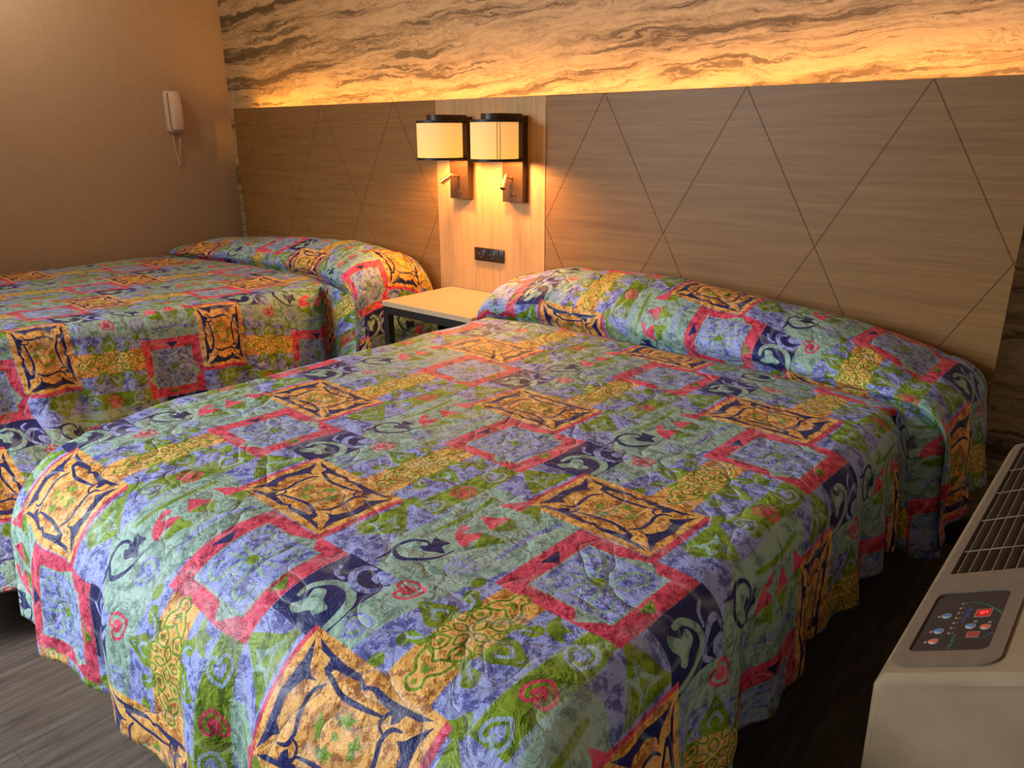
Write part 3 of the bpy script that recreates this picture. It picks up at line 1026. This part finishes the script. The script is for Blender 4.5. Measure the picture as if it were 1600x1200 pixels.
# ------------------------------------------------------------------ outlet
OUT = plain('dark_brown_outlet_plastic', srgb(40, 26, 20), 0.35)
OUT2 = plain('black_socket_plastic', srgb(16, 13, 12), 0.4)
MET = plain('small_steel_contact', srgb(160, 150, 140), 0.3, 0.9)
oc = thing('power_outlet', 'dark brown double socket plate on the centre panel above the nightstand', 'power outlet', (-0.427, -0.0405, 0.847))
box('cover_plate', (-0.094, -0.010, -0.032), (0.094, 0, 0.032), OUT, oc, 0.004, 2)
for sx in (-0.046, 0.022):
    so = box('socket', (sx - 0.026, -0.0125, -0.025), (sx + 0.026, -0.009, 0.025), OUT2, oc, 0.003, 2)
    bm = bmesh.new()
    for q in (-0.010, 0.010):
        bm_box(bm, (sx + q - 0.0018, -0.0132, -0.002), (sx + q + 0.0018, -0.0122, 0.010))
    bm_box(bm, (sx - 0.003, -0.0132, -0.014), (sx + 0.003, -0.0122, -0.009))
    mesh_obj('contact_slots', bm, MET, so)
box('switch', (0.060, -0.0135, -0.026), (0.086, -0.009, 0.026), OUT2, oc, 0.002, 2)

# ------------------------------------------------------------------ nightstand
TOPM = plain('cream_laminate_top', srgb(190, 166, 134), 0.42, 0, 0.02)
BLKM = plain('black_metal_frame', srgb(18, 15, 14), 0.45)
GREYW = wood('grey_wood_back', True)
nx0, nx1, ny0, ny1, nz = -0.690, -0.118, -0.505, -0.048, 0.665
ns = thing('nightstand', 'nightstand with cream laminate top and black frame between the two beds', 'nightstand', ((nx0 + nx1) / 2, (ny0 + ny1) / 2, 0))
cx_, cy_ = ns.location.x, ns.location.y
hx, hy = (nx1 - nx0) / 2, (ny1 - ny0) / 2
box('tabletop', (-hx, -hy, nz - 0.024), (hx, hy, nz), TOPM, ns, 0.0015, 1)
for sx in (-1, 1):
    for sy in (-1, 1):
        x = sx * (hx - 0.02)
        y = sy * (hy - 0.02)
        box('leg', (x - 0.017, y - 0.017, 0), (x + 0.017, y + 0.017, nz - 0.0245), BLKM, ns, 0.001, 1)
box('front_rail', (-hx + 0.038, -hy + 0.004, nz - 0.060), (hx - 0.038, -hy + 0.034, nz - 0.0245), BLKM, ns)
box('shelf', (-hx + 0.004, -hy + 0.04, 0.20), (hx - 0.004, hy - 0.02, 0.222), TOPM, ns)
box('back_panel', (-hx + 0.038, hy - 0.03, 0.222), (hx - 0.038, hy - 0.012, nz - 0.0245), GREYW, ns)

# ------------------------------------------------------------------ wall phone
PHM = plain('ivory_phone_plastic', srgb(214, 196, 184), 0.32, 0, 0.02)
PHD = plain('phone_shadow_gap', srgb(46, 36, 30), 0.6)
ph = thing('wall_phone', 'ivory handset telephone hung on the plain beige wall with a coiled cord', 'telephone', (XL, -0.312, 1.432))
def rounded_bar(bm, ylo, yhi, zlo, zhi, x0, x1, rc, edge, belly=0.0, tilt=0.0):
    """a bar standing on the wall, rounded outline in y/z, thickness along x, belly along its length"""
    n = 8
    out = []
    for cy, cz, a0 in ((yhi - rc, zhi - rc, 0), (ylo + rc, zhi - rc, PI / 2), (ylo + rc, zlo + rc, PI), (yhi - rc, zlo + rc, 3 * PI / 2)):
        for k in range(n + 1):
            a = a0 + k / n * PI / 2
            out.append((cy + rc * math.cos(a), cz + rc * math.sin(a)))
    # subdivide long sides
    full = []
    for i, p in enumerate(out):
        q = out[(i + 1) % len(out)]
        full.append(p)
        dd = math.hypot(q[0] - p[0], q[1] - p[1])
        m = int(dd / 0.02)
        for k in range(1, m + 1):
            full.append((p[0] + (q[0] - p[0]) * k / (m + 1), p[1] + (q[1] - p[1]) * k / (m + 1)))
    ym, zm = (ylo + yhi) / 2, (zlo + zhi) / 2
    def X(xv, z):
        w = (z - zm) / ((zhi - zlo) / 2)
        return xv + belly * (1 - w * w) if xv > x0 + 1e-6 else xv
    rings = []
    for ins, xv in ((0, x0), (0, x1 - edge), (edge * 0.3, x1 - edge * 0.3), (edge, x1)):
        fy, fz = 1 - ins / ((yhi - ylo) / 2), 1 - ins / ((zhi - zlo) / 2)
        rings.append([bm.verts.new((X(xv, zm + (z - zm) * fz), ym + (y - ym) * fy, zm + (z - zm) * fz)) for y, z in full])
    N = len(full)
    for a, b in zip(rings, rings[1:]):
        for k in range(N):
            bm.faces.new((a[k], a[(k + 1) % N], b[(k + 1) % N], b[k]))
    # belly cap: strip between the two long sides
    last = rings[-1]
    cs = [bm.verts.new((X(x1, v.co.z) + 0.003, ym, v.co.z * 0.98 + zm * 0.02)) for v in last]
    for k in range(N):
        bm.faces.new((last[k], last[(k + 1) % N], cs[(k + 1) % N], cs[k]))
    bmesh.ops.remove_doubles(bm, verts=cs, dist=0.0005)
    bm.faces.new(rings[0][::-1])
    fix_normals(bm)
bm = bmesh.new()
rounded_bar(bm, -0.048, 0.045, -0.018, 0.228, 0.0005, 0.025, 0.022, 0.006)
smooth_angle(mesh_obj('cradle', bm, PHM, ph), 50)
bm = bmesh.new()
bm_box(bm, (0.024, -0.034, 0.000), (0.0345, 0.032, 0.212))  # dark-coloured block stands in for the shaded gap behind the handset
mesh_obj('rest_gap_shade', bm, PHD, ph)
bm = bmesh.new()
rounded_bar(bm, -0.034, 0.036, -0.010, 0.222, 0.034, 0.060, 0.020, 0.012, 0.014)
hs = smooth_angle(mesh_obj('handset', bm, PHM, ph), 60)
pts = []
# cord: straight lead, coil, then a doubled hanging loop
for k in range(10):
    f = k / 9
    pts.append((0.036 - 0.012 * f, 0.006 + 0.012 * math.sin(f * 2.4), -0.006 - 0.045 * f))
N = 150
for k in range(N + 1):
    f = k / N
    a = f * 2 * PI * 15
    rr = 0.0055
    pts.append((0.024 + rr * math.cos(a) - 0.010 * f, 0.004 + 0.012 * (1 - f) - 0.006 * f + rr * math.sin(a), -0.052 - 0.075 * f - 0.085 * f * f))
bm = bmesh.new()
bm_tube(bm, pts, 0.0022, 6)
mesh_obj('coiled_cord', bm, PHM, ph, True)
bm = bmesh.new()
bm_tube(bm, [(0.010, -0.020, -0.014), (0.009, -0.022, -0.06), (0.010, -0.014, -0.13), (0.013, -0.004, -0.200), (0.014, -0.001, -0.222), (0.015, 0.002, -0.212)], 0.0028, 8)
mesh_obj('return_cord', bm, PHM, ph, True)

# ------------------------------------------------------------------ air conditioner
t = NT('aged_cream_ac_plastic')
o = t.obj()
n1 = t.noise(o, 9, 4, 0.6)
n2 = t.noise(o, 160, 3, 0.7)
c = t.ramp(n1, [(0.3, srgb(132, 114, 88)), (0.7, srgb(148, 130, 102))])
sp = t.math('MULTIPLY', t.math('SUBTRACT', n2, 0.62), 6.0, clamp=True)
c = t.mix(t.math('MULTIPLY', sp, 0.35), c, srgb(120, 98, 70))
t.l(c, t.b.inputs['Base Color'])
t.b.inputs['Roughness'].default_value = 0.42
t.bump(n2, 0.05, 0.001)
CREAM = t.m
TAUPE = plain('taupe_bezel_plastic', srgb(112, 97, 82), 0.45)
VANE = plain('taupe_vane_plastic', srgb(112, 98, 80), 0.5)
DARKI = plain('dark_vent_interior', srgb(14, 13, 12), 0.8)
PANEL = plain('dark_glossy_panel', srgb(40, 30, 32), 0.18)
ax, az = 1.864, 0.70
ya, yb = -1.815, -0.745
ac = thing('air_conditioner', 'cream through-wall air conditioner with slatted top grille beside the near bed', 'air conditioner', (2.08, -1.28, 0))
def A(p):
    return (p[0] - 2.08, p[1] + 1.28, p[2])
EX, EZ = 0.883, 0.469
NXv, NZv = -EZ, EX
def top(u_, y, h=0.0):
    """point on the sloping top: u_ across from the room-side edge, y along, h above"""
    return A((ax + EX * u_ + NXv * h, y, az + EZ * u_ + NZv * h))
# housing: outline in x/z swept along y, opening left for the grille
prof = [(ax + 0.030, 0.10), (ax + 0.002, 0.14), (ax - 0.002, 0.60), (ax - 0.003, az - 0.018), (ax + 0.003, az - 0.004), (ax + EX * 0.008, az + EZ * 0.008)]
prof += [(ax + EX * q, az + EZ * q) for q in (0.020,)]
prof_b = [(ax + EX * q, az + EZ * q) for q in (0.148, 0.170, 0.185)] + [(ax + 0.20, az + 0.095), (XR - 0.002, az + 0.098), (XR - 0.002, 0.10)]
bm = bmesh.new()
def sweep(profile, ys, closed=True):
    rings = [[bm.verts.new(A((x, y, z))) for x, z in profile] for y in ys]
    n = len(profile)
    for a, b in zip(rings, rings[1:]):
        for k in range(n if closed else n - 1):
            bm.faces.new((a[k], a[(k + 1) % n], b[(k + 1) % n], b[k]))
    return rings
def inset(profile, f):
    out = []
    for x, z in profile:
        zz = z - f if z > 0.5 else z
        if z > az - 0.03 and x < ax + 0.03:
            out.append((x + f * 0.8, z - f * 0.8))
        elif x < ax + 0.01:
            out.append((x + f * 0.5, z))
        else:
            out.append((x, zz))
    return out
full = prof + [(ax + EX * 0.08, az + EZ * 0.08)] + prof_b
g0, g1 = -1.500, ya + 1.07 - 0.045      # grille opening along y
slabs = [(ya, 0.014), (ya + 0.003, 0.006), (ya + 0.012, 0.0), (-1.790, 0.0)]
rings = sweep(inset(full, 0.014), [ya])
prev = rings[0]
bm.faces.new(prev)
for y, f in slabs[1:] + [(g0, 0.0)]:
    ring_ = [bm.verts.new(A((x, y, z))) for x, z in inset(full, f)]
    for k in range(len(full)):
        bm.faces.new((prev[k], prev[(k + 1) % len(full)], ring_[(k + 1) % len(full)], ring_[k]))
    prev = ring_
# along the grille the top stays open between prof end and prof_b start
np_ = len(prof)
ring2 = [bm.verts.new(A((x, g1, z))) for x, z in full]
for k in range(len(full)):
    if k in (np_ - 1, np_):
        continue
    bm.faces.new((prev[k], prev[(k + 1) % len(full)], ring2[(k + 1) % len(full)], ring2[k]))
prev = ring2
for y, f in ((yb - 0.012, 0.0), (yb - 0.003, 0.006), (yb, 0.014)):
    ring_ = [bm.verts.new(A((x, y, z))) for x, z in inset(full, f)]
    for k in range(len(full)):
        bm.faces.new((prev[k], prev[(k + 1) % len(full)], ring_[(k + 1) % len(full)], ring_[k]))
    prev = ring_
bm.faces.new(prev[::-1])
fix_normals(bm)
hs_ = mesh_obj('housing', bm, CREAM, ac)
smooth_angle(hs_, 22)
# vent well
bm = bmesh.new()
w = [top(0.020, g0, -0.001), top(0.148, g0, -0.001), top(0.148, g1, -0.001), top(0.020, g1, -0.001)]
w2 = [top(0.024, g0 + 0.01, -0.10), top(0.144, g0 + 0.01, -0.10), top(0.144, g1 - 0.01, -0.10), top(0.024, g1 - 0.01, -0.10)]
wv = [bm.verts.new(q) for q in w]
wv2 = [bm.verts.new(q) for q in w2]
for k in range(4):
    bm.faces.new((wv[k], wv[(k + 1) % 4], wv2[(k + 1) % 4], wv2[k]))
bm.faces.new(wv2)
mesh_obj('vent_well', bm, DARKI, ac)
# taupe bezel: ring around grille and display, rounded near-end corners
def outline(u0, u1, y0, y1, r0, r1=None, n=8):
    """rounded rectangle; r0 radius at y0 end, r1 at y1 end"""
    r1 = r0 if r1 is None else r1
    P = []
    for cu, cy, a0, rr in ((u1 - r1, y1 - r1, 0, r1), (u0 + r1, y1 - r1, PI / 2, r1), (u0 + r0, y0 + r0, PI, r0), (u1 - r0, y0 + r0, 3 * PI / 2, r0)):
        for k in range(n + 1):
            a = a0 + k / n * PI / 2
            P.append((cu + rr * math.cos(a), cy + rr * math.sin(a)))
    return P
def frame(name, outer, inner, mat, h, parent):
    bm = bmesh.new()
    ob = [bm.verts.new(top(a, b, 0.0002)) for a, b in outer]
    oo = [bm.verts.new(top(a, b, h)) for a, b in outer]
    ii = [bm.verts.new(top(a, b, h)) for a, b in inner]
    ib = [bm.verts.new(top(a, b, -0.012)) for a, b in inner]
    N = len(outer)
    for A_, B_ in ((ob, oo), (oo, ii), (ii, ib)):
        for k in range(N):
            bm.faces.new((A_[k], A_[(k + 1) % N], B_[(k + 1) % N], B_[k]))
    fix_normals(bm)
    return smooth_angle(mesh_obj(name, bm, mat, parent), 30)
frame('grille_frame', outline(0.0115, 0.156, -1.520, g1 + 0.012, 0.003), outline(0.026, 0.146, g0 + 0.004, g1 - 0.004, 0.004), TAUPE, 0.0035, ac)
bz = frame('control_bezel', outline(0.0095, 0.147, -1.790, -1.5205, 0.024, 0.003), outline(0.026, 0.128, -1.752, -1.566, 0.012, 0.018), TAUPE, 0.0035, ac)
# vanes along y, thin cross bars
for k in range(7):
    uu_ = 0.034 + k * 0.0172
    bm = bmesh.new()
    q = [(uu_ - 0.0010, 0.001), (uu_ + 0.0010, 0.0015), (uu_ + 0.0085, -0.020), (uu_ + 0.0065, -0.020)]
    a = [bm.verts.new(top(p[0], g0 + 0.003, p[1])) for p in q]
    b = [bm.verts.new(top(p[0], g1 - 0.003, p[1])) for p in q]
    for i in range(4):
        bm.faces.new((a[i], a[(i + 1) % 4], b[(i + 1) % 4], b[i]))
    bm.faces.new(a[::-1])
    bm.faces.new(b)
    fix_normals(bm)
    mesh_obj('grille_slat', bm, VANE, ac)
for yv in (-1.400, -1.255, -1.105, -0.965):
    bm = bmesh.new()
    bm_tube(bm, [top(0.027, yv, 0.0015), top(0.145, yv, 0.0015)], 0.0013, 8)
    mesh_obj('cross_bar', bm, VANE, ac, True)
# control display
bm = bmesh.new()
bm_prism(bm, outline(0.0255, 0.1285, -1.7525, -1.5655, 0.012, 0.018), lambda a, b, h: top(a, b, h), -0.004, 0.0008)
fix_normals(bm)
dp = mesh_obj('control_display', bm, PANEL, ac)
dp['label'] = 'dark glossy control display with round buttons and red digit'
BLUEB = plain('blue_button', srgb(70, 118, 172), 0.3)
ORB = plain('orange_button', srgb(214, 96, 62), 0.3)
RIM = plain('pale_button_rim', srgb(176, 166, 150), 0.3)
for (uu_, yy_, mt) in ((0.0529, -1.643, BLUEB), (0.0526, -1.690, BLUEB), (0.0525, -1.7204, ORB), (0.0921, -1.679, BLUEB), (0.112, -1.6831, ORB)):
    bm = bmesh.new()
    bm_cyl(bm, top(uu_, yy_, 0.0008), top(uu_, yy_, 0.0020), 0.0070, 0.0066, 24)
    rim = mesh_obj('button', bm, RIM, dp)
    bm = bmesh.new()
    bm_cyl(bm, top(uu_, yy_, 0.0019), top(uu_, yy_, 0.0028), 0.0052, 0.0047, 24)
    mesh_obj('button_cap', bm, mt, rim)
def emis(name, col, st):
    t = NT(name)
    t.b.inputs['Base Color'].default_value = col
    t.b.inputs['Emission Color'].default_value = col
    t.b.inputs['Emission Strength'].default_value = st
    return t.m
REDW = emis('red_display_window', (0.35, 0.01, 0.01, 1), 0.35)
REDD = emis('red_lit_digit', (1.0, 0.03, 0.03, 1), 3.0)
RED2 = emis('dim_red_window', (0.30, 0.03, 0.02, 1), 0.12)
PALE = plain('pale_print', srgb(150, 128, 118), 0.5)
GREENP = plain('green_print', srgb(34, 120, 92), 0.4)
BLUEP = plain('blue_print', srgb(44, 56, 120), 0.4)
def flat(name, polys, mat, h, par, h0=0.0006):
    bm = bmesh.new()
    for P in polys:
        bm_prism(bm, P, lambda a, b, q: top(a, b, q), h0, h)
    fix_normals(bm)
    return mesh_obj(name, bm, mat, par)
def rc(u0, u1, y0, y1):
    return [(u0, y0), (u1, y0), (u1, y1), (u0, y1)]
flat('display_surround', [rc(0.0905, 0.1120, -1.6515, -1.6265)], PALE, 0.0011, dp)
win = flat('display_window', [rc(0.0920, 0.1106, -1.6500, -1.6280)], REDW, 0.0014, dp)
# seven segment digit, lying across
u0, y0, s_ = 0.0975, -1.6425, 0.0072
seg = [rc(u0, u0 + 0.0012, y0, y0 + s_), rc(u0 + 0.0040, u0 + 0.0052, y0, y0 + s_), rc(u0 + 0.0080, u0 + 0.0092, y0 + s_ * 0.1, y0 + s_),
       rc(u0, u0 + 0.0092, y0 + s_ - 0.0012, y0 + s_), rc(u0, u0 + 0.0052, y0, y0 + 0.0012)]
flat('display_digit', seg, REDD, 0.0018, win, 0.0013)
flat('window_surround', [rc(0.0915, 0.1075, -1.7120, -1.6950)], PALE, 0.0011, dp)
flat('small_window', [rc(0.0928, 0.1062, -1.7108, -1.6962)], RED2, 0.0014, dp)
random.seed(3)
marks = []
for k in range(7):
    yy_ = -1.607 - k * 0.0155
    marks.append(rc(0.0655, 0.0690, yy_, yy_ + 0.0055))
    marks.append(rc(0.0715, 0.0728, yy_ + 0.001, yy_ + 0.0045))
for (a, b) in ((0.0405, -1.643), (0.0400, -1.690), (0.0398, -1.7204), (0.0935, -1.664), (0.1125, -1.668)):
    marks.append(rc(a, a + 0.0042, b - 0.0035, b + 0.0020))
for mk in marks:
    flat('printed_symbol', [mk], PALE, 0.0010, dp)
flat('blue_printed_block', [rc(0.0770, 0.0800, -1.620, -1.6135), rc(0.0770, 0.0840, -1.632, -1.6225), rc(0.0775, 0.0835, -1.650, -1.6350), rc(0.0770, 0.0800, -1.668, -1.653)], BLUEP, 0.0010, dp)
def arc_poly(pts, w0):
    C = [np.array(q) for q in catmull(pts, 6)]
    Lp, Rp = [], []
    for i, c_ in enumerate(C):
        d_ = C[min(i + 1, len(C) - 1)] - C[max(i - 1, 0)]
        n_ = np.array([-d_[1], d_[0]]) / (np.hypot(*d_) + 1e-9)
        w_ = w0 * (0.25 + 0.75 * i / (len(C) - 1))
        Lp.append(tuple(c_ + n_ * w_))
        Rp.append(tuple(c_ - n_ * w_))
    bm = bmesh.new()
    va = [bm.verts.new(top(a, b, 0.0011)) for a, b in Lp]
    vb = [bm.verts.new(top(a, b, 0.0011)) for a, b in Rp]
    for i in range(len(va) - 1):
        bm.faces.new((va[i], va[i + 1], vb[i + 1], vb[i]))
    return mesh_obj('green_printed_arc', bm, GREENP, dp)
arc_poly([(0.0587, -1.6047), (0.0784, -1.6028), (0.0982, -1.6111), (0.1166, -1.6306), (0.1256, -1.6448)], 0.0013)
arc_poly([(0.1028, -1.7201), (0.1131, -1.7137), (0.1246, -1.700)], 0.0009)
# small green lettering strokes read from the room side
lt = []
for k in range(6):
    yy_ = -1.742 + k * 0.0072
    lt.append(rc(0.0745, 0.0785, yy_, yy_ + 0.0016))
    if k % 2 == 0:
        lt.append(rc(0.0745, 0.0757, yy_, yy_ + 0.0048))
        lt.append(rc(0.0762, 0.0772, yy_, yy_ + 0.0040))
    else:
        lt.append(rc(0.0745, 0.0785, yy_ + 0.0034, yy_ + 0.0046))
flat('green_lettering', lt, GREENP, 0.0010, dp)
# subbase under the unit
bm = bmesh.new()
bm_box(bm, A((ax + 0.05, ya + 0.03, 0.0)), A((XR - 0.013, yb - 0.03, 0.10)))
mesh_obj('subbase', bm, plain('dark_subbase', srgb(44, 38, 32), 0.7), ac)

# ------------------------------------------------------------------ lights
def area(name, loc, target, sx, sy, power, col, spread=180):
    ld = bpy.data.lights.new(name, 'AREA')
    ld.shape = 'RECTANGLE'
    ld.size, ld.size_y = sx, sy
    ld.energy = power
    ld.color = col
    o = bpy.data.objects.new(name, ld)
    COL.objects.link(o)
    o.location = loc
    dv = Vector(target) - Vector(loc)
    o.rotation_euler = dv.to_track_quat('-Z', 'Y').to_euler()
    ld.spread = math.radians(spread)
    return o
area('daylight_from_doorway', (-1.5, -4.6, 1.95), (0.35, -2.45, 0.3), 1.3, 1.5, 88, (0.85, 0.93, 1.0), 110)
area('warm_bounce_fill', (-0.9, -0.9, 2.5), (-0.8, -0.9, 0.0), 2.2, 0.9, 6, (1.0, 0.58, 0.25))  # added fill for warm bounce off the ceiling, not a fixture
ld = bpy.data.lights.new('ceiling_lamp', 'POINT')
ld.energy = 15
ld.color = (1.0, 0.80, 0.56)
ld.shadow_soft_size = 0.10
lo = bpy.data.objects.new('ceiling_lamp', ld)
COL.objects.link(lo)
lo.location = (-2.25, -1.35, 2.40)

w = bpy.data.worlds.new('world')
scene.world = w
w.use_nodes = True
w.node_tree.nodes['Background'].inputs[0].default_value = (1.0, 0.78, 0.58, 1)
w.node_tree.nodes['Background'].inputs[1].default_value = 0.03

scene.view_settings.view_transform = 'Standard'
scene.view_settings.look = 'None'
scene.view_settings.exposure = 0.0
scene.view_settings.gamma = 1.0
scene.cycles.max_bounces = 8
scene.cycles.diffuse_bounces = 5
scene.cycles.use_denoising = True
scene.cycles.sample_clamp_indirect = 6.0
